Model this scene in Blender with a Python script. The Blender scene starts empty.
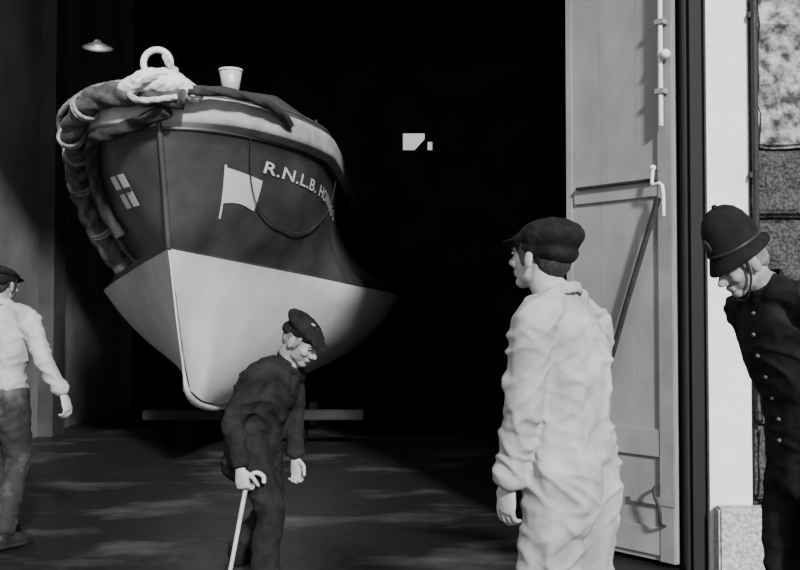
import bpy, bmesh, math, random
import numpy as np
from mathutils import Vector, Matrix, noise
from mathutils.bvhtree import BVHTree
random.seed(4)
V=Vector
scene=bpy.context.scene
COL=scene.collection

# ---------------------------------------------------------------- materials
def mat(name, v, rough=0.8, var=0.0, scale=8.0, bump=0.0, bscale=40.0, v2=None, stretch=(1,1,1), metal=0.0, lo=0.35, hi=0.65, spec=0.3):
    m=bpy.data.materials.new(name); m.use_nodes=True
    nt=m.node_tree; b=nt.nodes['Principled BSDF']
    b.inputs['Roughness'].default_value=rough
    b.inputs['Metallic'].default_value=metal
    b.inputs['Specular IOR Level'].default_value=spec
    b.inputs['Base Color'].default_value=(v,v,v,1)
    tc=nt.nodes.new('ShaderNodeTexCoord'); mp=nt.nodes.new('ShaderNodeMapping')
    mp.inputs['Scale'].default_value=stretch
    nt.links.new(tc.outputs['Object'],mp.inputs['Vector'])
    if v2 is not None or var>0:
        if v2 is None: a,c=v*(1-var),min(1,v*(1+var))
        else: a,c=v,v2
        n=nt.nodes.new('ShaderNodeTexNoise'); n.inputs['Scale'].default_value=scale
        n.inputs['Detail'].default_value=6; n.inputs['Roughness'].default_value=0.6
        r=nt.nodes.new('ShaderNodeValToRGB')
        r.color_ramp.elements[0].position=lo; r.color_ramp.elements[1].position=hi
        r.color_ramp.elements[0].color=(a,a,a,1); r.color_ramp.elements[1].color=(c,c,c,1)
        nt.links.new(mp.outputs[0],n.inputs['Vector']); nt.links.new(n.outputs[0],r.inputs[0])
        nt.links.new(r.outputs[0],b.inputs['Base Color'])
    if bump>0:
        n2=nt.nodes.new('ShaderNodeTexNoise'); n2.inputs['Scale'].default_value=bscale; n2.inputs['Detail'].default_value=5
        bp=nt.nodes.new('ShaderNodeBump'); bp.inputs['Strength'].default_value=bump; bp.inputs['Distance'].default_value=0.02
        nt.links.new(mp.outputs[0],n2.inputs['Vector']); nt.links.new(n2.outputs[0],bp.inputs['Height'])
        nt.links.new(bp.outputs[0],b.inputs['Normal'])
    return m
M={}
M['hull_dark']=mat('hull_navy_paint',0.065,0.30,0.3,2.2,0.05,6,spec=0.6)
M['hull_white']=mat('hull_white_paint',0.82,0.55,0.08,2.5,0.06,10)
M['belt']=mat('belt_grey_paint',0.44,0.4,0.25,4,0.05,12)
M['deck']=mat('deck_paint',0.07,0.5,0.3,4)
M['rope']=mat('rope_fibre',0.09,0.9,0.6,10,0.5,80)
M['rope_dark']=mat('rope_tarred',0.04,0.9,0.3,14,0.5,80)
M['rope_pale']=mat('rope_pale',0.24,0.9,0.5,9,0.4,80)
M['rope_white']=mat('rope_new',0.5,0.9,0.4,12,0.4,80)
M['white']=mat('white_enamel',0.8,0.4)
M['metal']=mat('galvanised',0.6,0.45,0.2,10,metal=0.2)
M['shade']=mat('lamp_shade_enamel',0.25,0.5,0.2,10)
M['iron']=mat('black_iron',0.03,0.6,0.3,10,0.2,60)
M['skin']=mat('skin',0.42,0.6,0.12,25,0.1,120)
M['skin_d']=mat('skin_weathered',0.28,0.65,0.2,25,0.15,120)
M['hair']=mat('hair_dark',0.03,0.8,0.4,60,0.5,200)
M['hair_grey']=mat('hair_grey',0.20,0.8,0.4,60,0.5,200)
M['eye']=mat('eye_white',0.35,0.2); M['iris']=mat('iris',0.02,0.2); M['lip']=mat('lip',0.16,0.6)
M['black_cloth']=mat('black_serge',0.014,0.95,0.4,10,0.15,300,spec=0.1)
M['dark_cloth']=mat('dark_wool',0.018,0.95,0.4,9,0.15,300,spec=0.1)
M['cap']=mat('cap_wool',0.014,0.95,0.3,20,0.2,300,spec=0.1)
M['boiler']=mat('boiler_suit_cotton',0.36,0.95,0.26,5,0.08,300,spec=0.05)
M['shirt']=mat('shirt_cotton',0.38,0.95,0.15,8,0.08,300,spec=0.05)
M['trouser']=mat('wading_trousers',0.022,0.8,v2=0.16,scale=4,lo=0.48,hi=0.75,bump=0.1,bscale=200)
M['boot']=mat('boot_leather',0.02,0.45,0.3,10)
M['wood']=mat('stick_wood',0.5,0.5,0.2,30)
M['helmet']=mat('helmet_felt',0.010,0.85,0.3,20,0.2,200,spec=0.15)
M['button']=mat('button',0.12,0.4,metal=0.5)
M['door']=mat('door_paint',0.31,0.6,0.16,2.2,0.06,14,stretch=(1.4,1.4,0.8))
M['door2']=mat('door_paint_rail',0.26,0.6,0.16,3,0.08,14)
M['jamb']=mat('jamb_black',0.010,0.7)
M['render_w']=mat('white_render',0.82,0.9,0.06,3,0.35,30)
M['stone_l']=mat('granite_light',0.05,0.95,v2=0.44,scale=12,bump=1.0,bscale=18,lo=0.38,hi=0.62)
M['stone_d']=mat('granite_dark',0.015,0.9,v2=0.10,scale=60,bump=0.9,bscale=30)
M['stone_b']=mat('granite_base',0.25,0.9,v2=0.6,scale=45,bump=0.5,bscale=50)
M['floor']=mat('slip_floor',0.011,0.45,v2=0.13,scale=1.1,bump=0.6,bscale=6,lo=0.52,hi=0.84,stretch=(0.8,1.2,1),spec=0.4)
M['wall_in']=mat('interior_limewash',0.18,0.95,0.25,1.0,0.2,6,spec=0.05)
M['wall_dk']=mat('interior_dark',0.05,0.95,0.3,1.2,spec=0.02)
M['roof']=mat('roof_boards',0.03,0.95,0.3,2,spec=0.02)
M['tarred']=mat('tarred_timber',0.008,0.9,0.3,5,0.3,30,spec=0.05)
mg=bpy.data.materials.new('window_glass'); mg.use_nodes=True
b=mg.node_tree.nodes['Principled BSDF']; b.inputs['Base Color'].default_value=(1,1,1,1)
b.inputs['Transmission Weight'].default_value=1.0; b.inputs['Roughness'].default_value=0.05; b.inputs['IOR'].default_value=1.05
M['glass']=mg

# ---------------------------------------------------------------- helpers
def empty(name, loc=(0,0,0)):
    e=bpy.data.objects.new(name,None); e.location=loc; COL.objects.link(e); e.empty_display_size=0.2
    return e
def link(name, me, m=None, parent=None, smooth=True):
    o=bpy.data.objects.new(name,me); COL.objects.link(o)
    if m is not None: me.materials.clear(); me.materials.append(m)
    if smooth:
        for p in me.polygons: p.use_smooth=True
    if parent is not None:
        o.parent=parent; o.matrix_parent_inverse=Matrix.Translation(-V(parent.location))
    return o
def box(name, x0,x1,y0,y1,z0,z1, m, parent=None, bevel=0.0, rotz=0.0, pivot=None):
    me=bpy.data.meshes.new(name); bm=bmesh.new(); bmesh.ops.create_cube(bm,size=1)
    c=V(((x0+x1)/2,(y0+y1)/2,(z0+z1)/2))
    for v in bm.verts: v.co=V((v.co.x*(x1-x0),v.co.y*(y1-y0),v.co.z*(z1-z0)))+c
    if bevel>0: bmesh.ops.bevel(bm,geom=bm.edges[:],offset=bevel,segments=2,affect='EDGES')
    if rotz: 
        bmesh.ops.rotate(bm,cent=V(pivot),matrix=Matrix.Rotation(rotz,3,'Z'),verts=bm.verts)
    bm.to_mesh(me); bm.free()
    return link(name,me,m,parent,False)
def cr(p0,p1,p2,p3,t):
    return 0.5*((2*p1)+(-p0+p2)*t+(2*p0-5*p1+4*p2-p3)*t*t+(-p0+3*p1-3*p2+p3)*t*t*t)
def resample(vals, sub):
    out=[]; n=len(vals)
    for i in range(n-1):
        a=vals[max(i-1,0)];b_=vals[i];c=vals[i+1];d=vals[min(i+2,n-1)]
        for k in range(sub): out.append(cr(a,b_,c,d,k/sub))
    out.append(vals[-1]); return out
class MB:
    def __init__(s): s.bm=bmesh.new()
    def ell(s,c,r,rot=None,seg=20,rings=12):
        if not hasattr(r,'__len__'): r=(r,r,r)
        mt=Matrix.Translation(V(c)) @ ((rot.to_4x4() if rot is not None else Matrix.Identity(4))) @ Matrix.Diagonal((r[0],r[1],r[2],1))
        bmesh.ops.create_uvsphere(s.bm,u_segments=seg,v_segments=rings,radius=1,matrix=mt)
    def loft(s,pts,rad,side=(1,0,0),n=20,sub=4,cap=0.6):
        pts=[V(p) for p in pts]; rad=[V((r[0],r[1],0)) if hasattr(r,'__len__') else V((r,r,0)) for r in rad]
        if sub>1: P=resample(pts,sub); R=resample(rad,sub)
        else: P=pts;R=rad
        side=V(side); rings=[]
        frames=[]
        for i,p in enumerate(P):
            t=(P[min(i+1,len(P)-1)]-P[max(i-1,0)]).normalized()
            sv=(side-t*side.dot(t))
            if sv.length<1e-3: sv=t.orthogonal()
            sv.normalize(); bv=t.cross(sv); frames.append((p,t,sv,bv,R[i]))
        seq=[]
        p,t,sv,bv,r=frames[0]; m=min(r[0],r[1])*cap
        for k in (0.95,0.75,0.4): 
            f=math.sqrt(max(0,1-k*k)); seq.append((p-t*m*k,sv,bv,r*max(f,.25)))
        for f_ in frames: seq.append((f_[0],f_[2],f_[3],f_[4]))
        p,t,sv,bv,r=frames[-1]; m=min(r[0],r[1])*cap
        for k in (0.4,0.75,0.95):
            f=math.sqrt(max(0,1-k*k)); seq.append((p+t*m*k,sv,bv,r*max(f,.25)))
        for (p,sv,bv,r) in seq:
            ring=[s.bm.verts.new(p+sv*r[0]*math.cos(a)+bv*r[1]*math.sin(a)) for a in [2*math.pi*j/n for j in range(n)]]
            rings.append(ring)
        for a,b_ in zip(rings[:-1],rings[1:]):
            for j in range(n): s.bm.faces.new((a[j],a[(j+1)%n],b_[(j+1)%n],b_[j]))
        s.bm.faces.new(rings[0][::-1]); s.bm.faces.new(rings[-1])
    def mesh(s,name):
        bmesh.ops.recalc_face_normals(s.bm,faces=s.bm.faces)
        me=bpy.data.meshes.new(name); s.bm.to_mesh(me); s.bm.free(); return me
    def obj(s,name,m,parent=None,smooth=True): return link(name,s.mesh(name),m,parent,smooth)
    def vox(s,name,m,parent=None,voxel=0.01,smooth=4,folds=0.0,fs=1.0,seed=0.0):
        me=s.mesh(name+'_t'); o=bpy.data.objects.new(name+'_t',me); COL.objects.link(o)
        md=o.modifiers.new('r','REMESH'); md.mode='VOXEL'; md.voxel_size=voxel
        sm=o.modifiers.new('s','SMOOTH'); sm.factor=0.5; sm.iterations=smooth+(4 if folds>0.004 else 0)
        dg=bpy.context.evaluated_depsgraph_get(); dg.update()
        me2=bpy.data.meshes.new_from_object(o.evaluated_get(dg)); me2.name=name
        bpy.data.objects.remove(o)
        if folds>0:
            nr=[v.normal.copy() for v in me2.vertices]
            for v,nn in zip(me2.vertices,nr):
                p=v.co; w=noise.noise(V((p.x*4*fs+seed,p.y*4*fs,p.z*3*fs+seed*2)))
                q1=V((p.x*8*fs+1.2*w+seed,p.y*8*fs,p.z*2.2*fs+0.8*w))
                q2=V(((p.x+.7*p.z)*4*fs+1.0*w,p.y*4*fs+seed,(p.z-.7*p.x)*13*fs))
                q3=V(((p.x-.5*p.z)*4*fs+seed+5,p.y*4*fs,(p.z+.5*p.x)*15*fs+w))
                a=math.exp(-(noise.noise(q1)*5)**2); c=math.exp(-(noise.noise(q2)*6)**2); e=math.exp(-(noise.noise(q3)*6)**2)
                v.co=p+nn*folds*(0.7*a+0.9*c*max(0,.5+1.5*w)+0.9*e*max(0,.5-1.5*w)-0.6)
            bm=bmesh.new(); bm.from_mesh(me2)
            bmesh.ops.smooth_vert(bm,verts=bm.verts,factor=0.5,use_axis_x=True,use_axis_y=True,use_axis_z=True)
            bm.to_mesh(me2); bm.free()
        return link(name,me2,m,parent)

def rope(name,pts,r0,m,parent,strands=3,pitch=0.25,n=18,sub=14,amp=0.16):
    P=resample([V(p) for p in pts],sub); bm=bmesh.new(); rings=[]; L=0
    up=V((0.2,0.3,1))
    prev=None
    for i,p in enumerate(P):
        t=(P[min(i+1,len(P)-1)]-P[max(i-1,0)]).normalized()
        sv=(up if prev is None else prev); sv=(sv-t*sv.dot(t)).normalized(); prev=sv; bv=t.cross(sv)
        if i: L+=(p-P[i-1]).length
        ring=[]
        for j in range(n):
            a=2*math.pi*j/n; r=r0*(1-amp+amp*abs(math.cos(strands*0.5*a-math.pi*L/pitch))*2)
            ring.append(bm.verts.new(p+sv*r*math.cos(a)+bv*r*math.sin(a)))
        rings.append(ring)
    for a,b_ in zip(rings[:-1],rings[1:]):
        for j in range(n): bm.faces.new((a[j],a[(j+1)%n],b_[(j+1)%n],b_[j]))
    bm.faces.new(rings[0][::-1]); bm.faces.new(rings[-1])
    bmesh.ops.recalc_face_normals(bm,faces=bm.faces)
    me=bpy.data.meshes.new(name); bm.to_mesh(me); bm.free(); return link(name,me,m,parent)

# ---------------------------------------------------------------- camera
cam=bpy.data.cameras.new('camera'); co=bpy.data.objects.new('camera',cam); COL.objects.link(co)
cam.sensor_width=36; cam.lens=45; co.location=(0,0,1.43)
co.rotation_euler=(math.radians(90+1.776),0,0); scene.camera=co

# ---------------------------------------------------------------- world & light
w=bpy.data.worlds.new('world'); scene.world=w; w.use_nodes=True
bg=w.node_tree.nodes['Background']; bg.inputs[0].default_value=(0.9,0.9,0.9,1); bg.inputs[1].default_value=0.8
s=bpy.data.lights.new('sun','SUN'); s.energy=6.2; s.angle=math.radians(5); s.color=(1,1,1)
so=bpy.data.objects.new('sun',s); COL.objects.link(so)
tow=V((0.27,-0.82,0.45)).normalized(); so.rotation_euler=tow.to_track_quat('Z','Y').to_euler(); so.location=(6,-8,8)

# ---------------------------------------------------------------- room shell
box('floor',-14,14,-8,21,-0.2,0,M['floor'])
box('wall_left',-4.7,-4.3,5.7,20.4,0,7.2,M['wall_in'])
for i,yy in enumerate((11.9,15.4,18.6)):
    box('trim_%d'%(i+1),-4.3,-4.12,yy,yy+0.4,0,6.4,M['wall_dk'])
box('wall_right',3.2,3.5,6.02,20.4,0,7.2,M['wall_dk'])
bw=empty('wall_back',(0,20,0))
wx0,wx1,wz0,wz1=0.06,0.66,4.75,5.18
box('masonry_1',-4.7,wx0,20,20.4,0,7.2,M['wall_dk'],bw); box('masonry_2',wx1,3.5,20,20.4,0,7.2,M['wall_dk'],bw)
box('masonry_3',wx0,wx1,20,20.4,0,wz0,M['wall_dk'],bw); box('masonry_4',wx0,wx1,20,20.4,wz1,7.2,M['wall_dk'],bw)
wn=empty('window_1',(0.3,20.1,4.9))
box('pane',wx0,wx1,20.2,20.21,wz0,wz1,M['glass'],wn)
box('mullion_1',wx0+0.44,wx0+0.50,20.12,20.25,wz0,wz1,M['tarred'],wn)
box('shutter',wx0+0.5,wx1,20.10,20.14,wz0+0.2,wz1,M['tarred'],wn)
box('frame_top',wx0,wx1,20.1,20.3,wz1-0.03,wz1,M['tarred'],wn)
box('sill',wx0-0.05,wx1+0.05,19.92,20.3,wz0-0.06,wz0,M['tarred'],wn)
me=bpy.data.meshes.new('louvre'); bm=bmesh.new()
vsx=[bm.verts.new(c) for c in ((wx0+.44,20.15,wz0),(wx0+.44,20.15,wz0+.26),(wx0+.2,20.15,wz0),(wx0+.44,20.18,wz0),(wx0+.44,20.18,wz0+.26),(wx0+.2,20.18,wz0))]
for f in ((0,1,2),(5,4,3),(0,3,4,1),(1,4,5,2),(2,5,3,0)): bm.faces.new([vsx[i] for i in f])
bm.to_mesh(me); bm.free(); link('louvre',me,M['tarred'],wn,False)
box('ceiling',-4.7,3.5,5.6,20.4,7.2,7.4,M['roof'])
rf=empty('roof_trusses',(0,12,6.8))
for i,yy in enumerate((8.5,11.5,14.5,17.5)):
    box('tie_beam_%d'%i,-4.3,3.2,yy,yy+0.2,6.3,6.55,M['tarred'],rf)
    box('post_%d'%i,-0.65,-0.45,yy,yy+0.2,6.55,7.2,M['tarred'],rf)
box('wall_front_left',-10,-4.3,5.6,6.0,0,7.2,M['render_w'])
box('wall_front_lintel',-4.3,1.72,5.6,6.0,5.6,7.2,M['render_w'])
jb=empty('door_jamb',(1.66,5.8,0))
box('post',1.60,1.72,5.62,6.0,0,5.6,M['jamb'],jb,0.006)
box('stop',1.63,1.69,5.59,5.62,0,5.6,M['jamb'],jb)
box('trim_4',1.72,1.955,5.58,6.0,0,7.2,M['render_w'])
box('granite_plinth',1.735,2.04,5.47,5.575,0,0.385,M['stone_b'],None,0.012)
sw=empty('wall_front_right',(3,5.8,0))
zz=0; k=0
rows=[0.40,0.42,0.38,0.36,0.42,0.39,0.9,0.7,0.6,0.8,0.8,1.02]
for hgt in rows:
    x=2.0 if k%2==0 else 1.98
    j=0
    while x<7.5:
        L=random.uniform(0.6,1.0) if k<6 else random.uniform(0.7,1.3)
        me=bpy.data.meshes.new('s'); bm=bmesh.new(); bmesh.ops.create_cube(bm,size=1)
        for v in bm.verts: v.co=V((x+L/2+v.co.x*(L-0.015),5.8+v.co.y*0.38,zz+hgt/2+v.co.z*(hgt-0.015)))
        bmesh.ops.bevel(bm,geom=bm.edges[:],offset=0.02,segments=2,affect='EDGES')
        cuts=14 if x<3.0 and 1.5<zz<4.5 else 3
        bmesh.ops.subdivide_edges(bm,edges=[e for e in bm.edges if e.calc_length()>0.1],cuts=cuts,use_grid_fill=True)
        for v in bm.verts:
            if v.co.y<5.7: v.co.y+=(0.06 if k>=6 else .03)*noise.noise(v.co*5)+0.035*noise.noise(v.co*12)
        bm.to_mesh(me); bm.free()
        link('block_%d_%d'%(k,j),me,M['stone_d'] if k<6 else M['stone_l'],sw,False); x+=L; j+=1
    zz+=hgt; k+=1
box('mortar',2.0,7.5,5.68,5.95,0,7.19,M['stone_d'],sw)
dp=empty('drain_pipe',(1.978,5.54,0))
mb=MB(); mb.loft([(1.978,5.54,1.85),(1.978,5.54,3),(1.978,5.54,5.5)],[0.018]*3,n=12,sub=1); mb.obj('pipe',M['iron'],dp)
for z in (2.2,3.1,4.2): 
    box('clip',1.95,2.006,5.535,5.60,z,z+0.03,M['iron'],dp)

# ---------------------------------------------------------------- door leaf
dr=empty('door_1',(1.585,5.70,0))
A=V((1.585,5.70,0)); B=V((1.075,6.30,0)); dv=(B-A); LL=dv.length; dv.normalize(); nv=V((-dv.y,dv.x,0)); 
if nv.y>0: nv=-nv
def leaf(name,a0,a1,n0,n1,z0,z1,m,bev=0.004,quad=None):
    bm=bmesh.new(); bmesh.ops.create_cube(bm,size=1)
    for v in bm.verts:
        a=a0 if v.co.x<0 else a1; n=n0 if v.co.y<0 else n1; z=z0 if v.co.z<0 else z1
        v.co=A+dv*a+nv*n+V((0,0,z))
    bmesh.ops.recalc_face_normals(bm,faces=bm.faces)
    if bev: bmesh.ops.bevel(bm,geom=bm.edges[:],offset=bev,segments=2,affect='EDGES')
    me=bpy.data.meshes.new(name); bm.to_mesh(me); bm.free(); return link(name,me,m,dr,False)
npk=3
for i in range(npk):
    leaf('panel_%d'%i,LL*i/npk+0.0004,LL*(i+1)/npk-0.0004,0,0.03,0.03,5.3,M['door'],0.0012)
leaf('stile_inner',0,0.10,0.03,0.05,0.03,5.3,M['door2'])
leaf('stile_outer',LL-0.05,LL,0.03,0.04,0.03,5.3,M['door'])
for i,z in enumerate((0.06,0.62,2.12,3.62,4.7)):
    leaf('rail_%d'%i,0.1,LL-0.07,0.03,0.046,z,z+(0.16 if i!=2 else 0.1),M['door'])
leaf('ledge_strip',0.10,LL-0.10,0.03,0.070,2.21,2.225,M['iron'],0.002)
mb=MB()
def LP(a,n,z): return A+dv*a+nv*n+V((0,0,z))
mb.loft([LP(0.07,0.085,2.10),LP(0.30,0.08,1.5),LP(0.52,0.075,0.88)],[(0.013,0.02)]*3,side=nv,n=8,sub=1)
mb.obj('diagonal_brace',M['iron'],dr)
mb=MB()
mb.loft([LP(0.10,0.09,2.27),LP(0.10,0.10,2.20),LP(0.09,0.10,2.18),LP(0.03,0.10,2.17),LP(0.03,0.09,2.0)],[0.011]*5,n=8,sub=3)
mb.ell(LP(0.10,0.09,2.28),0.018)
mb.obj('hook_bracket',M['white'],dr)
mb=MB()
mb.loft([LP(0.05,0.08,4.9),LP(0.05,0.08,3.4),LP(0.05,0.08,2.52)],[0.014]*3,n=10,sub=1)
mb.loft([LP(0.05,0.08,2.92),LP(0.02,0.09,2.92)],[0.02,0.02],n=10,sub=1); mb.ell(LP(0.01,0.09,2.92),0.03)
mb.obj('bolt_rod',M['white'],dr)
for z in (2.7,3.1,3.9): leaf('keeper',0.02,0.08,0.05,0.10,z,z+0.03,M['door2'],0.002)
mb=MB(); mb.loft([LP(0.1,0.06,0.46),LP(0.1,0.11,0.44),LP(0.06,0.11,0.34),LP(0.06,0.1,0.26),LP(0.06,0.06,0.24)],[0.01]*5,n=8,sub=3); mb.obj('handle',M['iron'],dr)
for z in (0.35,4.4): leaf('hinge',-0.005,0.30,0.050,0.055,z,z+0.045,M['door2'],0.001)

# ---------------------------------------------------------------- lifeboat
CX=-1.85; DE=16.5
def herm(pts):
    xs=[p[0] for p in pts]; ys=[p[1] for p in pts]; n=len(xs)
    ms=[]
    for i in range(n):
        if i==0: ms.append((ys[1]-ys[0])/(xs[1]-xs[0]))
        elif i==n-1: ms.append((ys[-1]-ys[-2])/(xs[-1]-xs[-2]))
        else:
            a=(ys[i]-ys[i-1])/(xs[i]-xs[i-1]); b_=(ys[i+1]-ys[i])/(xs[i+1]-xs[i])
            ms.append(0 if a*b_<0 else 2*a*b_/(a+b_) if a+b_!=0 else 0)
    def f(x):
        if x<=xs[0]: return ys[0]
        if x>=xs[-1]: return ys[-1]
        for i in range(n-1):
            if x<=xs[i+1]:
                h=xs[i+1]-xs[i]; t=(x-xs[i])/h
                return (2*t**3-3*t*t+1)*ys[i]+(t**3-2*t*t+t)*h*ms[i]+(-2*t**3+3*t*t)*ys[i+1]+(t**3-t*t)*h*ms[i+1]
    return f
zk=herm([(8.7,0.78),(9.3,0.64),(10.5,0.52),(16.5,0.50)])
zw=herm([(8,1.98),(9,1.91),(10,1.85),(11,1.78),(12,1.72),(16.5,1.6)])
ww=herm([(8,0.0),(9,0.47),(10,0.90),(11,1.34),(12,1.70),(13,1.84),(16.5,1.5)])
ws=herm([(7.6,0.0),(7.68,0.30),(7.9,0.56),(8.3,0.80),(8.8,1.00),(9.5,1.15),(10.5,1.17),(13,1.17),(16.5,1.0)])
w3=herm([(7.85,0),(8.1,0.32),(8.6,0.66),(9.2,0.92),(10,1.06),(11,1.12),(12,1.18),(13,1.24),(16.5,1.10)])
LV=[ # d0, w(d), z(d)
 (8.70,lambda d:0.035,zk),
 (8.50,lambda d:0.62*ww(8+(d-8.5)*1.0+0.0)*min(1,(d-8.5)/0.5+0.0) if d>8.5 else 0, lambda d: zk(d)+(zw(d)-zk(d))*0.36),
 (8.00,ww,zw),
 (7.85,w3,lambda d:zw(d)+0.45+0.02*(d-8)),
 (7.66,lambda d:ws(d-0.06),lambda d:2.88),
 (7.60,lambda d:ws(d)+0.075*min(1,(d-7.6)/0.1),lambda d:2.93),
 (7.58,lambda d:ws(d+0.02)+0.075*min(1,(d-7.58)/0.1),lambda d:3.10),
 (7.60,lambda d:ws(d),lambda d:3.18),
 (7.70,lambda d:ws(d)*0.72,lambda d:3.20+0.20*min(1,(d-7.7)/1.2)),
 (7.75,lambda d:0.0,lambda d:3.22+0.26*min(1,(d-7.75)/1.2)),
]
def hull(s,v,side):
    def lev(k):
        k=max(0,min(len(LV)-1,k)); d0,wf,zf=LV[k]; d=d0+(DE-d0)*s
        return V((wf(d),d,zf(d)))
    k=int(math.floor(v)); t=v-k
    if k>=len(LV)-1: p=lev(len(LV)-1)
    elif t<1e-6: p=lev(k)
    elif k in (4,5,6): p=lev(k)*(1-t)+lev(k+1)*t
    elif k in (2,3):
        a,b_,c=lev(2),lev(3),lev(4); q=(v-2)/2
        p=a*(2*(q-.5)*(q-1))+b_*(-4*q*(q-1))+c*(2*q*(q-.5))
    elif k in (0,1):
        a,b_,c=lev(0),lev(1),lev(2); q=v/2
        p=a*(2*(q-.5)*(q-1))+b_*(-4*q*(q-1))+c*(2*q*(q-.5))
    else: p=lev(k)*(1-t)+lev(k+1)*t
    return V((CX+side*max(p.x,0),p.y,p.z))
def hulln(s,v,side,e=1e-3):
    a=hull(s+e,v,side)-hull(max(s-e,0),v,side); b_=hull(s,v+e*10,side)-hull(s,v-e*10,side)
    n=a.cross(b_).normalized()
    if n.x*side<0: n=-n
    return n
bt=empty('lifeboat',(CX,11,0))
bm=bmesh.new(); NS=70
vs=[i/4 for i in range(0,4*9+1)]
grid={}
for side in (-1,1):
    for i in range(NS+1):
        s_=(i/NS)**2.0
        for j,v in enumerate(vs): grid[(side,i,j)]=bm.verts.new(hull(s_,v,side))
    for i in range(NS):
        for j in range(len(vs)-1):
            q=[grid[(side,i,j)],grid[(side,i+1,j)],grid[(side,i+1,j+1)],grid[(side,i,j+1)]]
            f=bm.faces.new(q if side>0 else q[::-1]); vm=(vs[j]+vs[j+1])/2
            f.material_index=0 if vm<2 else 1 if vm<4 else 2 if vm<6.2 else 3
            f.smooth=True
tr=[grid[(1,NS,j)] for j in range(len(vs))]+[grid[(-1,NS,j)] for j in range(len(vs)-1)][::-1]
f=bm.faces.new(tr); f.material_index=1
bmesh.ops.remove_doubles(bm,verts=bm.verts,dist=1e-4)
bmesh.ops.recalc_face_normals(bm,faces=bm.faces)
me=bpy.data.meshes.new('hull'); bm.to_mesh(me); bm.free()
for k_ in ('hull_white','hull_dark','belt','deck'): me.materials.append(M[k_])
ho=bpy.data.objects.new('hull',me); COL.objects.link(ho); ho.parent=bt; ho.matrix_parent_inverse=Matrix.Translation(-bt.location)
mb=MB(); mb.loft([(CX,7.58,3.10),(CX,7.66,2.87),(CX,7.84,2.42),(CX,7.995,1.98)],[(0.024,0.035)]*4,n=10); mb.obj('stem_upper',M['hull_dark'],bt)
mb=MB(); mb.loft([(CX,7.995,1.98),(CX,8.3,1.4),(CX,8.55,1.0),(CX,8.75,0.76),(CX,9.3,0.61),(CX,10.5,0.49),(CX,13,0.47),(CX,16.5,0.46)],[(0.010,0.018)]*3+[(0.026,0.035)]*5,n=10); mb.obj('stem_and_keel',M['hull_white'],bt)
for side in (-1,1):
    for nm,v,r,mm in (('waterline_bead',2.0,0.006,'hull_dark'),('belt_bead',4.0,0.016,'hull_dark'),('gunwale_bead',7.0,0.020,'deck')):
        mb=MB(); P=[hull((i/40)**1.6,v,side) for i in range(0,41)]
        mb.loft(P,[r]*41,n=8,sub=1,side=(0,0,1)); mb.obj(nm,M[mm],bt)
def decal_grid(name,s0,s1,v0,v1,m,side=1,off=0.006,nx=16,nz=10):
    bm=bmesh.new(); g=[[bm.verts.new(hull(s0(j/nz)+(s1(j/nz)-s0(j/nz))*i/nx,v0(i/nx)+(v1(i/nx)-v0(i/nx))*j/nz,side)) for j in range(nz+1)] for i in range(nx+1)]
    for i in range(nx):
        for j in range(nz): bm.faces.new((g[i][j],g[i+1][j],g[i+1][j+1],g[i][j+1]))
    for i in range(nx+1):
        for j in range(nz+1):
            ss=s0(j/nz)+(s1(j/nz)-s0(j/nz))*i/nx; v=v0(i/nx)+(v1(i/nx)-v0(i/nx))*j/nz
            g[i][j].co+=hulln(ss,v,side)*off
    me=bpy.data.meshes.new(name); bm.to_mesh(me); bm.free(); return link(name,me,m,bt)
decal_grid('painted_flag',lambda t:0.042-.009*t,lambda t:0.080-.005*t,lambda t:2.88+0.04*math.sin(4*t),lambda t:3.46-0.10*t,M['white'])
decal_grid('painted_flagstaff',lambda t:0.0440-.0135*t,lambda t:0.0460-.0135*t,lambda t:2.62,lambda t:3.50,M['white'])
cst=lambda c:(lambda t:c)
decal_grid('emblem_field',cst(.027),cst(.050),cst(2.80),cst(3.34),M['white'],side=-1)
decal_grid('emblem_cross_v',cst(.0365),cst(.0400),cst(2.80),cst(3.34),M['hull_dark'],side=-1,off=.010)
decal_grid('emblem_cross_h',cst(.027),cst(.050),cst(3.04),cst(3.12),M['hull_dark'],side=-1,off=.010)
cu=bpy.data.curves.new('t','FONT'); cu.body='R.N.L.B. HOWARD D'; cu.offset=0.014; cu.resolution_u=3; cu.space_character=1.08
to=bpy.data.objects.new('t',cu); COL.objects.link(to); dg=bpy.context.evaluated_depsgraph_get(); dg.update()
tm=bpy.data.meshes.new_from_object(to.evaluated_get(dg)); bpy.data.objects.remove(to)
bm=bmesh.new(); bm.from_mesh(tm)
bmesh.ops.subdivide_edges(bm,edges=[e for e in bm.edges if e.calc_length()>0.15],cuts=3)
bmesh.ops.triangulate(bm,faces=bm.faces[:])
mx=max(v.co.x for v in bm.verts)
for v in bm.verts:
    q=v.co.x/mx; s_=0.070+q*0.31; vv=3.50+v.co.y*0.27-0.16*q
    v.co=hull(s_,vv,1)+hulln(s_,vv,1)*0.007
me=bpy.data.meshes.new('name_lettering'); bm.to_mesh(me); bm.free(); link('name_lettering',me,M['white'],bt,False)
def hl_(s_,v,o):
    p=hull(s_,v,-1)+hulln(max(s_,0.002),v,-1)*o; return (p.x,p.y,p.z)
rope('bow_fender',[(-1.62,7.50,3.08),(-1.83,7.46,3.10),hl_(.012,6.0,.07),hl_(.03,5.5,.07),hl_(.05,5.0,.07),hl_(.075,4.3,.08),hl_(.10,3.8,.09),hl_(.125,3.2,.10),hl_(.14,2.6,.11),hl_(.145,2.1,.12)],0.088,M['rope'],bt,pitch=0.22)
rope('bow_fender_inner',[(-1.75,7.50,2.98),hl_(.012,4.3,.05),hl_(.032,4.0,.06),hl_(.055,3.7,.06),hl_(.075,3.3,.06),hl_(.088,2.9,.06),hl_(.09,2.5,.06)],0.05,M['rope_dark'],bt)
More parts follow.
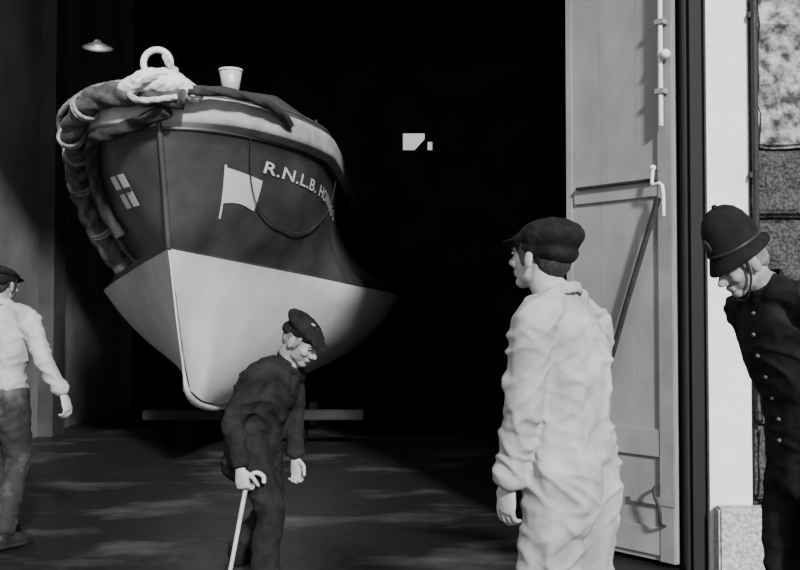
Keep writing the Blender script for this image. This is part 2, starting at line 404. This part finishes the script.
rope('fender_lashing',[(-1.85,7.44,3.20),hl_(.015,7.0,.06),hl_(.04,6.6,.08),hl_(.07,5.8,.12),hl_(.10,4.6,.14),hl_(.13,3.6,.16)],0.020,M['rope_pale'],bt,pitch=0.08)
rope('fender_starboard',[(-1.6,7.46,3.12),(-1.35,7.58,3.14),(-1.12,7.85,3.13),(-0.98,8.15,3.09),(-0.93,8.35,3.03)],0.036,M['rope_dark'],bt)
for i,(s_,v_) in enumerate([(.02,5.8),(.05,5.0),(.085,4.1),(.115,3.5),(.135,2.8)]):
    c_=V(hl_(s_,v_,.08)); c2=V(hl_(s_+.01,v_-.25,.08)); t_=(c2-c_).normalized(); a_=t_.orthogonal().normalized(); b2=t_.cross(a_)
    rope('wrap_%d'%i,[c_+(a_*math.cos(q)+b2*math.sin(q))*0.105+t_*0.004*k for k,q in enumerate([2*math.pi*k/8 for k in range(17)])],0.014,M['rope_pale'],bt,pitch=0.06,sub=4)
def hp(s_,v,o=0.02): 
    p=hull(s_,v,1)+hulln(s_,v,1)*o; return (p.x,p.y,p.z)
rope('grab_line',[hp(0.045,4.0),hp(0.052,3.6),hp(0.065,3.2),hp(0.085,2.9),hp(0.12,2.72),hp(0.17,2.70),hp(0.22,2.95),hp(0.28,3.4),hp(0.31,4.0)],0.0045,M['rope_dark'],bt,pitch=0.05,n=8)
mb=MB()
mb.loft([(-2.08,7.52,3.13),(-1.88,7.43,3.18),(-1.70,7.45,3.17),(-1.53,7.56,3.10)],[(0.06,0.08),(0.10,0.11),(0.095,0.10),(0.05,0.06)],side=(0,0,1))
mb.loft([(-1.90,7.6,3.15),(-1.91,7.7,3.27)],[0.05,0.03]); 
mb.loft([(-1.80,7.7,3.34),(-1.68,7.72,3.22),(-1.60,7.75,3.12)],[0.028]*3)
mb.loft([(-2.02,7.7,3.30),(-2.06,7.75,3.17)],[0.028]*2)
mb.vox('bow_fairlead_base',M['white'],bt,0.012,3,folds=0.012,fs=1.6)
me=bpy.data.meshes.new('ring'); bm=bmesh.new(); R_,r_=0.105,0.026
rr=[]
for i in range(32):
    a=2*math.pi*i/32; rr.append([bm.verts.new((-1.885+(R_+r_*math.cos(b_))*math.cos(a),7.7+r_*math.sin(b_),3.39+(R_+r_*math.cos(b_))*math.sin(a))) for b_ in [2*math.pi*j/12 for j in range(12)]])
for i in range(32):
    for j in range(12): bm.faces.new((rr[i][j],rr[(i+1)%32][j],rr[(i+1)%32][(j+1)%12],rr[i][(j+1)%12]))
bmesh.ops.recalc_face_normals(bm,faces=bm.faces); bm.to_mesh(me); bm.free(); link('fairlead_ring',me,M['white'],bt)
rope('mooring_rope',[(-1.80,7.60,3.42),(-1.75,7.53,3.33),(-1.68,7.42,3.25),(-1.85,7.31,3.17),(-2.0,7.36,3.08),(-1.9,7.33,3.02),(-1.66,7.40,3.06)],0.022,M['rope_white'],bt,pitch=0.08)
mb=MB(); mb.loft([(-1.50,8.8,3.36),(-1.50,8.8,3.42),(-1.50,8.8,3.44),(-1.50,8.8,3.60)],[0.055,0.055,0.075,0.10],sub=1,cap=0.05,n=28); mb.obj('ventilator_cowl',M['metal'],bt)
mb=MB(); mb.loft([(-1.50,8.8,3.595),(-1.50,8.8,3.612)],[0.106,0.106],sub=1,cap=0.05,n=28); mb.obj('ventilator_rim',M['white'],bt)
for yy in (9.5,10.3,11.1,12.0):
    mb=MB(); mb.loft([(-0.80,yy,3.15),(-0.80,yy,3.30)],[0.008]*2,n=8,sub=1); mb.obj('stanchion',M['deck'],bt)
cg=empty('launching_cradle',(CX,11,0))
box('bolster_fore',-2.80,-0.40,10.9,11.1,0.30,0.40,M['roof'],cg,0.01)
box('bolster_aft',-2.95,-0.75,14.2,14.45,0.26,0.40,M['tarred'],cg,0.01)
for x in (-2.35,-1.5): box('bearer',x,x+0.18,10.6,15.5,0.14,0.30,M['tarred'],cg,0.01)
for x in (-2.6,-1.1):
    for y in (11.3,12.8,15):
        me=bpy.data.meshes.new('wheel'); bm=bmesh.new()
        bmesh.ops.create_cone(bm,cap_ends=True,segments=28,radius1=0.17,radius2=0.17,depth=0.1,matrix=Matrix.Translation((x,y,0.172))@Matrix.Rotation(math.pi/2,4,'Y'))
        bmesh.ops.bevel(bm,geom=[e for e in bm.edges if len(e.link_faces)==2 and e.calc_face_angle()>1],offset=0.012,segments=2,affect='EDGES')
        bm.to_mesh(me); bm.free(); link('wheel',me,M['tarred'],cg,False)

def lamp(x,y,z,e):
    hl=empty('pendant_and_fill_lamp',(x,y,z))
    mb=MB(); mb.loft([(x,y,z+.03),(x,y,z),(x,y,z-.04)],[0.03,0.05,0.14],sub=3,cap=0.05,n=28); mb.obj('shade',M['shade'],hl)
    mb=MB(); mb.loft([(x,y,z+.04),(x,y,7.2)],[0.005]*2,sub=1,n=6); mb.obj('flex',M['tarred'],hl)
    l=bpy.data.lights.new('bulb','POINT'); l.energy=e; l.shadow_soft_size=0.03
    lo_=bpy.data.objects.new('bulb',l); COL.objects.link(lo_); lo_.location=(x,y,z-.10); lo_.parent=hl; lo_.matrix_parent_inverse=Matrix.Translation(-hl.location)
lamp(-2.74,9,3.9,1.0)
lamp(-3.7,8.4,5.2,55)  # added lamp out of view, fills the left wall and boat with light

# ---------------------------------------------------------------- people
class Person:
    def __init__(s,name,x,y,f):
        s.f=V((f[0],f[1],0)).normalized(); s.r=V((s.f.y,-s.f.x,0)); s.o=V((x,y,0)); s.e=empty(name,(x,y,0))
    def P(s,a,b_,c): return s.o+s.f*a+s.r*b_+V((0,0,c))
    def D(s,a,b_,c): return (s.f*a+s.r*b_+V((0,0,c))).normalized()
def headframe(c,fwd,up):
    y=V(fwd).normalized(); z=V(up); z=(z-y*z.dot(y)).normalized(); x=y.cross(z)
    R=Matrix((x,y,z)).transposed(); return V(c),R
def head(p,c,fwd,up,neckpt,skin,hair,hairlong=False):
    c,R=headframe(c,fwd,up)
    T=lambda *a: c+R@V(a)
    mb=MB()
    E=lambda pos,r,rot=None: mb.ell(T(*pos),r,(R if rot is None else R@rot),16,10)
    E((0,-.012,.035),(.075,.096,.083)); E((0,.028,-.02),(.062,.063,.088)); E((0,.018,-.058),(.056,.062,.046))
    E((0,.062,-.090),(.028,.026,.022))
    E((0,.082,.020),(.048,.014,.011))
    for sx in(-1,1):
        E((sx*.036,.066,-.028),(.022,.022,.020)); E((sx*.078,-.006,-.012),(.009,.020,.033),Matrix.Rotation(sx*0.3,3,'Z'))
        E((sx*.012,.100,-.035),(.009,.010,.008)); E((sx*.031,.072,.0),(.014,.013,.011))
    mb.loft([T(0,.088,.012),T(0,.104,-.012),T(0,.114,-.030)],[.009,.010,.014],side=R@V((1,0,0)),n=12)
    E((0,.088,-.056),(.023,.011,.006)); E((0,.085,-.068),(.020,.011,.007))
    mb.loft([T(0,-.025,-.03),T(0,-.03,-.09),(T(0,-.03,-.09)+V(neckpt))/2,V(neckpt)],[.058,.056,.058,.066],n=16)
    mb.vox('head',skin,p.e,0.0045,2)
    for sx in(-1,1):
        mb=MB(); mb.ell(T(sx*.031,.0770,.001),.0102,seg=14,rings=10); mb.obj('eye',M['eye'],p.e)
        mb=MB(); mb.ell(T(sx*.031,.0850,-.001),(.006,.0032,.005),R,10,8); mb.obj('iris',M['iris'],p.e)
        mb=MB(); mb.loft([T(sx*.018,.086,.007),T(sx*.031,.0885,.009),T(sx*.044,.083,.006)],[(.0045,.004)]*3,n=8); mb.obj('eyelid',skin,p.e)
        mb=MB(); mb.loft([T(sx*.014,.093,.019),T(sx*.032,.092,.024),T(sx*.05,.082,.018)],[(.004,.003)]*3,n=8); mb.obj('eyebrow',hair,p.e)
    mb=MB(); mb.loft([T(-.022,.091,-.063),T(0,.097,-.062),T(.022,.091,-.063)],[(.0022,.0018)]*3,n=8); mb.obj('mouth_line',M['lip'],p.e)
    mb=MB()
    mb.ell(T(0,-.030,.038),(.080,.088,.084),R)
    mb.ell(T(0,-.055,-.010),(.068,.056,.062),R)
    for sx in(-1,1): mb.ell(T(sx*.070,.022,.015),(.010,.022,.035),R); mb.ell(T(sx*.072,.02,-.018),(.006,.012,.02),R)
    mb.vox('hair',hair,p.e,0.006,2,folds=0.002,fs=4)
    return T,R
def flatcap(p,T,R,m,w=1.0,back=0.0,puff=1.0,drop=0.0,tilt=-0.22):
    mb=MB()
    mb.ell(T(0,-.014,.056-drop),(.087,.106,.036+drop*.5),R)
    mb.ell(T(0,-.026-back,.088-drop*.6),(.098*w,.118*w,.040*puff),R@Matrix.Rotation(tilt,3,'X'))
    mb.ell(T(0,.03,.074-drop*.4),(.080*w,.085,.030),R@Matrix.Rotation(-0.3,3,'X'))
    if drop>0: mb.ell(T(0,-.07,.035-drop*.5),(.085,.062,.045),R)
    mb.vox('cap_crown',m,p.e,0.006,3,folds=0.003,fs=2.5)
    mb=MB(); mb.ell(T(0,.100,.046),(.068,.052,.007),R@Matrix.Rotation(-0.32,3,'X'),24,12); mb.vox('cap_peak',m,p.e,0.004,1)
def hand(p,wrist,d,n,thumb,m,curl=(0.5,0.6,0.5),k=1.0,spread=0.0,name='hand'):
    d=V(d).normalized(); n=V(n); n=(n-d*n.dot(d)).normalized(); s_=d.cross(n); 
    if s_.dot(V(thumb))<0: s_=-s_
    w_=V(wrist); mb=MB()
    Q=lambda a,b_,c: w_+(d*a+s_*b_+n*c)*k
    mb.loft([Q(-.05,0,0),Q(-.01,0,0),Q(.03,.002,0),Q(.065,0,.002),Q(.090,0,.004)],[(.026*k,.021*k),(.027*k,.020*k),(.038*k,.017*k),(.042*k,.015*k),(.038*k,.012*k)],side=s_,n=18)
    for i,(off,L,r) in enumerate(((.031,.078,.0088),(.0105,.086,.0091),(-.0105,.080,.0087),(-.031,.062,.0078))):
        pt=Q(.085-abs(off-.01)*.12,off,.003); a=0; pts=[Q(.06,off*.95,.002),pt]; 
        cc=[c_*(1+0.08*i) for c_ in curl]
        for fr,c_ in zip((.45,.30,.25),cc):
            a+=c_; dir_=(d*math.cos(a)+n*math.sin(a)+s_*spread*(1.5-i)*.1).normalized(); pt=pt+dir_*L*fr*k; pts.append(pt)
        mb.loft(pts,[r*k*1.05,r*k*1.1,r*k*1.05,r*k*.95,r*k*.78],side=s_,n=10,sub=2,cap=1)
    b0=Q(.018,.024,.002); d1=(d*.62+s_*.68+n*.38).normalized(); d2=(d*.85+s_*.18+n*.5).normalized()
    mb.loft([b0,b0+d1*.042*k,b0+d1*.042*k+d2*.032*k,b0+d1*.042*k+d2*.056*k],[.015*k,.0115*k,.0105*k,.008*k],side=n,n=10,sub=2,cap=1)
    return mb.vox(name,m,p.e,0.0033,1)
def boot(p,ankle,fwd,m,name='boot'):
    a=V(ankle); f=V(fwd); f.z=0; f.normalize(); sd=V((f.y,-f.x,0)); g=V((a.x,a.y,0))
    base=a.z-0.085
    g.z=base
    mb=MB(); U=V((0,0,1))
    mb.loft([a+U*.10,a+U*.0,g+U*.05-f*.005],[(.05,.058),(.045,.055),(.042,.055)],side=sd)
    mb.loft([g-f*.062+U*.040,g-f*.02+U*.048,g+f*.05+U*.052,g+f*.12+U*.040,g+f*.185+U*.032],[(.032,.036),(.038,.045),(.044,.046),(.048,.036),(.036,.026)],side=sd)
    mb.loft([g-f*.068+U*.013,g+f*.02+U*.013,g+f*.11+U*.013,g+f*.195+U*.013],[(.034,.013),(.038,.013),(.05,.013),(.036,.013)],side=sd)
    return mb.vox(name,m,p.e,0.008,2)
def trousers(p,J,m,r=(.105,.075,.062),top=None,name='trousers',folds=.006,seed=1.0,voxel=.011,fs=1.0):
    mb=MB(); pel=J['pelvis']
    mb.loft([pel+V((0,0,.12)),pel+V((0,0,.02)),pel-V((0,0,.07))],[(.155,.115),(.172,.128),(.15,.12)],side=p.r)
    for sd in 'LR':
        h,k_,a=J['hip'+sd],J['knee'+sd],J['ankle'+sd]
        mb.loft([h+V((0,0,.03)),h*.6+k_*.4-V((0,0,.0)),k_,k_*.5+a*.5-p.f*.015,a+V((0,0,.03))],[(r[0],r[0]*1.08),(r[0]*.92,r[0]),(r[1],r[1]),(r[1]*.95,r[1]),(r[2],r[2]*1.1)],side=p.r)
    if top: top(mb)
    return mb.vox(name,m,p.e,voxel,3,folds=folds,seed=seed,fs=fs)
def uppers(mb,p,J,tw=1.0,hem=None,arm=(.070,.054,.042),td=1.0):
    pel,ch,nk=J['pelvis'],J['chest'],J['neck']
    mid=(pel*.5+ch*.5)
    pts=[pel+V((0,0,.02)) if hem is None else hem, pel*.7+ch*.3, mid, ch, ch*.45+nk*.55, nk-(nk-ch)*.08]
    mb.loft(pts,[(.178*tw,.130*td),(.168*tw,.122*td),(.160*tw,.118*td),(.176*tw,.130*td),(.150*tw,.108*td),(.075,.072)],side=(J['shR']-J['shL']))
    up=(nk-ch).normalized()
    mb.loft([J['shL'],J['shL']*.6+nk*.4+up*.0,nk-up*.03,J['shR']*.6+nk*.4,J['shR']],[.066,.066,.068,.066,.066],side=p.f)
    for sd in 'LR':
        a,b_,c=J['sh'+sd],J['el'+sd],J['wr'+sd]
        mb.loft([a,a*.5+b_*.5,b_,b_*.5+c*.5,c],[arm[0],(arm[0]+arm[1])*.51,arm[1],(arm[1]+arm[2])*.5,arm[2]],side=p.f,n=18)
def collar(p,nk,up,rad,m,name='collar',fwd=None):
    mb=MB(); up=V(up).normalized(); f=p.f if fwd is None else V(fwd); f=(f-up*f.dot(up)).normalized(); r_=f.cross(up)
    P=[nk+up*(-.005+.012*(-math.cos(t)))+f*rad*1.05*math.cos(t)+r_*rad*math.sin(t) for t in [0.25+ (2*math.pi-.5)*k/16 for k in range(17)]]
    mb.loft(P,[(.022,.008)]*17,side=up,n=10,sub=1); return mb.vox(name,m,p.e,.006,1)

# ---- man in boiler suit (seen from behind)
p=Person('man_in_boiler_suit',0.570,3.33,(-.70,.71)); P=p.P
J=dict(pelvis=P(0,0,.95),chest=P(.02,0,1.26),neck=P(.045,-.01,1.49),shL=P(.03,-.165,1.41),shR=P(.03,.155,1.41),
 elL=P(.045,-.195,1.15),wrL=P(.105,-.195,.91),elR=P(.05,.165,1.17),wrR=P(.22,.11,.98),
 hipL=P(0,-.078,.90),kneeL=P(.05,-.085,.50),ankleL=P(.02,-.10,.09),hipR=P(-.01,.072,.90),kneeR=P(-.0,.08,.50),ankleR=P(-.08,.10,.09))
def top(mb):
    uppers(mb,p,J,0.93,arm=(.074,.063,.053),td=1.04)
    mb.loft([P(-.045,-.06,.96),P(-.052,-.06,.86),P(-.03,-.07,.76)],[.086,.088,.080]); mb.loft([P(-.045,.06,.96),P(-.052,.062,.86),P(-.03,.07,.76)],[.086,.088,.080])
    mb.loft([J['wrL']*1.0+p.D(.2,0,-1)*-.01,J['wrL']],[.055,.056])
trousers(p,J,M['boiler'],(.105,.093,.088),top,'boiler_suit',folds=.0145,seed=2.3,voxel=.0075,fs=1.1)
collar(p,J['neck']+V((0,0,.012)),p.D(.25,0,1),.072,M['boiler'])
T,R=head(p,P(.10,-.035,1.630),p.D(1,-.06,.10),p.D(-.10,0,1),J['neck'],M['skin'],M['hair'])
flatcap(p,T,R,M['cap'],w=1.0,back=0.012,puff=1.6,drop=0.03,tilt=-.1)
hand(p,J['wrL']+p.D(.2,0,-1)*.03,p.D(.18,0,-1),p.D(-.1,1,0),p.D(1,0,.1),M['skin'],curl=(.35,.5,.4),k=1.0)
hand(p,J['wrR']+p.D(.6,-.2,-.7)*.03,p.D(.6,-.2,-.7),p.D(-.1,-1,0),p.D(1,0,.6),M['skin'],k=1.0)
boot(p,J['ankleL'],p.f,M['boot']); boot(p,J['ankleR'],p.f+p.r*.2,M['boot'])

# ---- elderly man with walking stick
p=Person('elderly_man_in_cap',-0.715,5.26,(.93,-.36)); P=p.P
J=dict(pelvis=P(-.07,0,.79),chest=P(.02,0,1.015),neck=P(.155,0,1.185),shL=P(.095,-.155,1.105),shR=P(.055,.155,1.12),
 elL=P(.07,-.20,.89),wrL=P(.12,-.13,.70),elR=P(-.055,.21,.90),wrR=P(.0,.235,.69),
 hipL=P(-.06,-.085,.77),kneeL=P(-.02,-.10,.42),ankleL=P(-.21,-.11,.10),hipR=P(-.06,.085,.77),kneeR=P(.10,.10,.43),ankleR=P(.08,.11,.085))
trousers(p,J,M['dark_cloth'],(.098,.075,.066),seed=4,folds=.009)
mb=MB(); uppers(mb,p,J,1.02,hem=P(-.08,0,.63),arm=(.068,.058,.047))
mb.loft([P(-.09,0,.96),P(-.04,0,1.08),P(.06,0,1.165)],[(.13,.09),(.14,.095),(.11,.07)],side=p.r)
mb.vox('jacket',M['dark_cloth'],p.e,.010,3,folds=.012,seed=7)
collar(p,J['neck']+V((0,0,.01)),p.D(.8,0,1),.07,M['dark_cloth'])
T,R=head(p,P(.232,.02,1.298),p.D(1,.18,-.62),p.D(.62,0,1),J['neck'],M['skin_d'],M['hair_grey'])
flatcap(p,T,R,M['cap'],w=1.04,drop=.015,puff=1.1)
hand(p,J['wrR']+V((0,0,-.03)),p.D(.15,0,-1),p.D(.1,-1,0),p.D(1,0,.0),M['skin'],curl=(.95,1.2,.8),k=1.0)
hand(p,J['wrL']+V((0,0,-.03)),p.D(.2,0,-1),p.D(0,1,0),p.D(1,0,0),M['skin'],curl=(.5,.7,.5),k=.95)
boot(p,J['ankleL'],p.f,M['boot']); boot(p,J['ankleR'],p.f,M['boot'])
hc=J['wrR']+V((0,0,-.03))+p.D(.15,0,-1)*.092+p.D(.1,-1,0)*.028
ws_=empty('walking_stick',(hc.x,hc.y,0))
tip=V((hc.x-.10,hc.y-.05,0.0))
up=(hc-tip).normalized(); mb=MB()
mb.loft([tip,tip*.5+hc*.5,hc+up*.03,hc+up*.06+p.f*.012,hc+up*.075+p.f*.045,hc+up*.06+p.f*.085,hc+up*.03+p.f*.095],[.010,.011,.012,.012,.012,.012,.011],n=10,sub=4)
mb.obj('stick',M['wood'],ws_)

# ---- man in white shirt (left edge, seen from behind)
p=Person('man_in_white_shirt',-2.50,6.25,(.25,.97)); P=p.P
J=dict(pelvis=P(0,0,.96),chest=P(.02,0,1.25),neck=P(.04,0,1.49),shL=P(.03,-.185,1.415),shR=P(.03,.185,1.415),
 elL=P(.1,-.25,1.16),wrL=P(.28,-.2,1.1),elR=P(-.01,.32,1.17),wrR=P(.04,.42,.965),
 hipL=P(0,-.09,.92),kneeL=P(.14,-.10,.51),ankleL=P(.16,-.11,.10),hipR=P(0,.09,.92),kneeR=P(.04,.11,.51),ankleR=P(-.10,.12,.10))
trousers(p,J,M['trouser'],(.108,.08,.07),seed=9,folds=.009)
mb=MB(); uppers(mb,p,J,1.04,hem=P(0,0,.99),arm=(.072,.060,.046),td=1.05); mb.vox('shirt',M['shirt'],p.e,.010,3,folds=.013,seed=5,fs=1.1)
collar(p,J['neck']+V((0,0,.012)),p.D(.2,0,1),.07,M['shirt'])
T,R=head(p,P(.07,-.03,1.625),p.D(1,.1,-.05),(0,0,1),J['neck'],M['skin_d'],M['hair'])
flatcap(p,T,R,M['cap'],drop=.02)
hand(p,J['wrR']+p.D(.15,.3,-1)*.03,p.D(.15,.3,-1),p.D(.1,-1,-.2),p.D(1,0,.1),M['skin'],k=1.0)
hand(p,J['wrL']+p.D(1,.2,-.2)*.03,p.D(1,.2,-.2),p.D(0,.6,-1),p.D(0,1,.4),M['skin'])
boot(p,J['ankleL'],p.f,M['boot']); boot(p,J['ankleR'],p.f+p.r*.3,M['boot'])

# ---- policeman
p=Person('policeman',1.565,3.85,(-.95,-.30)); P=p.P
J=dict(pelvis=P(-.02,0,1.0),chest=P(.09,0,1.31),neck=P(.195,0,1.545),shL=P(.13,-.195,1.475),shR=P(.13,.195,1.475),
 elL=P(-.02,-.25,1.22),wrL=P(-.16,-.12,1.03),elR=P(-.01,.24,1.22),wrR=P(-.16,.10,1.05),
 hipL=P(-.02,-.09,.97),kneeL=P(.0,-.11,.53),ankleL=P(-.05,-.12,.09),hipR=P(-.02,.09,.97),kneeR=P(.03,.11,.53),ankleR=P(.0,.12,.09))
trousers(p,J,M['black_cloth'],(.105,.082,.075),seed=3,folds=.009)
mb=MB(); uppers(mb,p,J,1.10,hem=P(-.03,0,.80),arm=(.078,.062,.050),td=1.15); mb.vox('tunic',M['black_cloth'],p.e,.010,3,folds=.012,seed=11)
collar(p,J['neck']+V((0,0,.01)),p.D(.5,0,1),.072,M['black_cloth'])
T,R=head(p,P(.305,-.01,1.630),p.D(1,.05,-.62),p.D(.62,0,1),J['neck'],M['skin_d'],M['hair_grey'])
prof=[(.108,.136,.026),(.106,.132,.033),(.098,.117,.048),(.091,.108,.064),(.089,.106,.100),(.085,.100,.135),(.076,.088,.172),(.058,.067,.204),(.034,.039,.224),(.013,.015,.231)]
bm=bmesh.new(); n=40; rings=[]
inner=[(.082,.098,.10),(.085,.102,.060),(.096,.114,.036)]
for (a,b_,z) in inner+prof:
    ring=[]
    for j in range(n):
        t=2*math.pi*j/n; yy=math.sin(t); dz=-.018*yy*abs(yy) if z<.045 else 0
        ring.append(bm.verts.new(T(a*math.cos(t),b_*yy-.012,z+dz)))
    rings.append(ring)
for a,b_ in zip(rings[:-1],rings[1:]):
    for j in range(n): bm.faces.new((a[j],a[(j+1)%n],b_[(j+1)%n],b_[j]))
bm.faces.new(rings[0][::-1]); bm.faces.new(rings[-1]); bmesh.ops.recalc_face_normals(bm,faces=bm.faces)
me=bpy.data.meshes.new('custodian_helmet'); bm.to_mesh(me); bm.free(); link('custodian_helmet',me,M['helmet'],p.e)
mb=MB(); mb.ell(T(0,-.012,.234),(.011,.011,.009),R); mb.obj('helmet_boss',M['helmet'],p.e)
mb=MB()
mb.loft([T(.0915*math.cos(t),.1085*math.sin(t)-.012,.076) for t in [2*math.pi*k/40 for k in range(41)]],[(.007,.003)]*41,side=R@V((0,0,1)),n=8,sub=1); mb.obj('helmet_band',M['boot'],p.e)
mb=MB(); mb.ell(T(0,.092,.120),(.022,.006,.030),R); mb.obj('helmet_badge',M['iron'],p.e)
mb=MB(); mb.loft([T(-.086,.02,.04),T(-.080,.035,-.04),T(-.04,.065,-.112),T(0,.075,-.120),T(.04,.065,-.112),T(.080,.035,-.04),T(.086,.02,.04)],[(.006,.002)]*7,side=R@V((0,1,0)),n=8); mb.obj('chin_strap',M['boot'],p.e)
hand(p,J['wrL']+p.D(-.5,.6,-.6)*.03,p.D(-.4,.8,-.4),p.D(-1,0,0),p.D(0,0,1),M['skin'],k=1.0)
hand(p,J['wrR']+p.D(-.5,-.6,-.6)*.03,p.D(-.4,-.8,-.6),p.D(-1,0,0),p.D(0,0,1),M['skin'],k=1.0)
boot(p,J['ankleL'],p.f,M['boot']); boot(p,J['ankleR'],p.f,M['boot'])
tun=bpy.data.objects['tunic']
mb=MB()
me=tun.data; bv=BVHTree.FromPolygons([v.co for v in me.vertices],[q.vertices for q in me.polygons])
for i in range(7):
    z=.96+.08*i; o_=P(.6,-.015,z); hit=bv.ray_cast(o_,-p.f)
    if hit[0] is not None: mb.ell(hit[0],(.009,.009,.009))
mb.obj('buttons',M['button'],p.e)
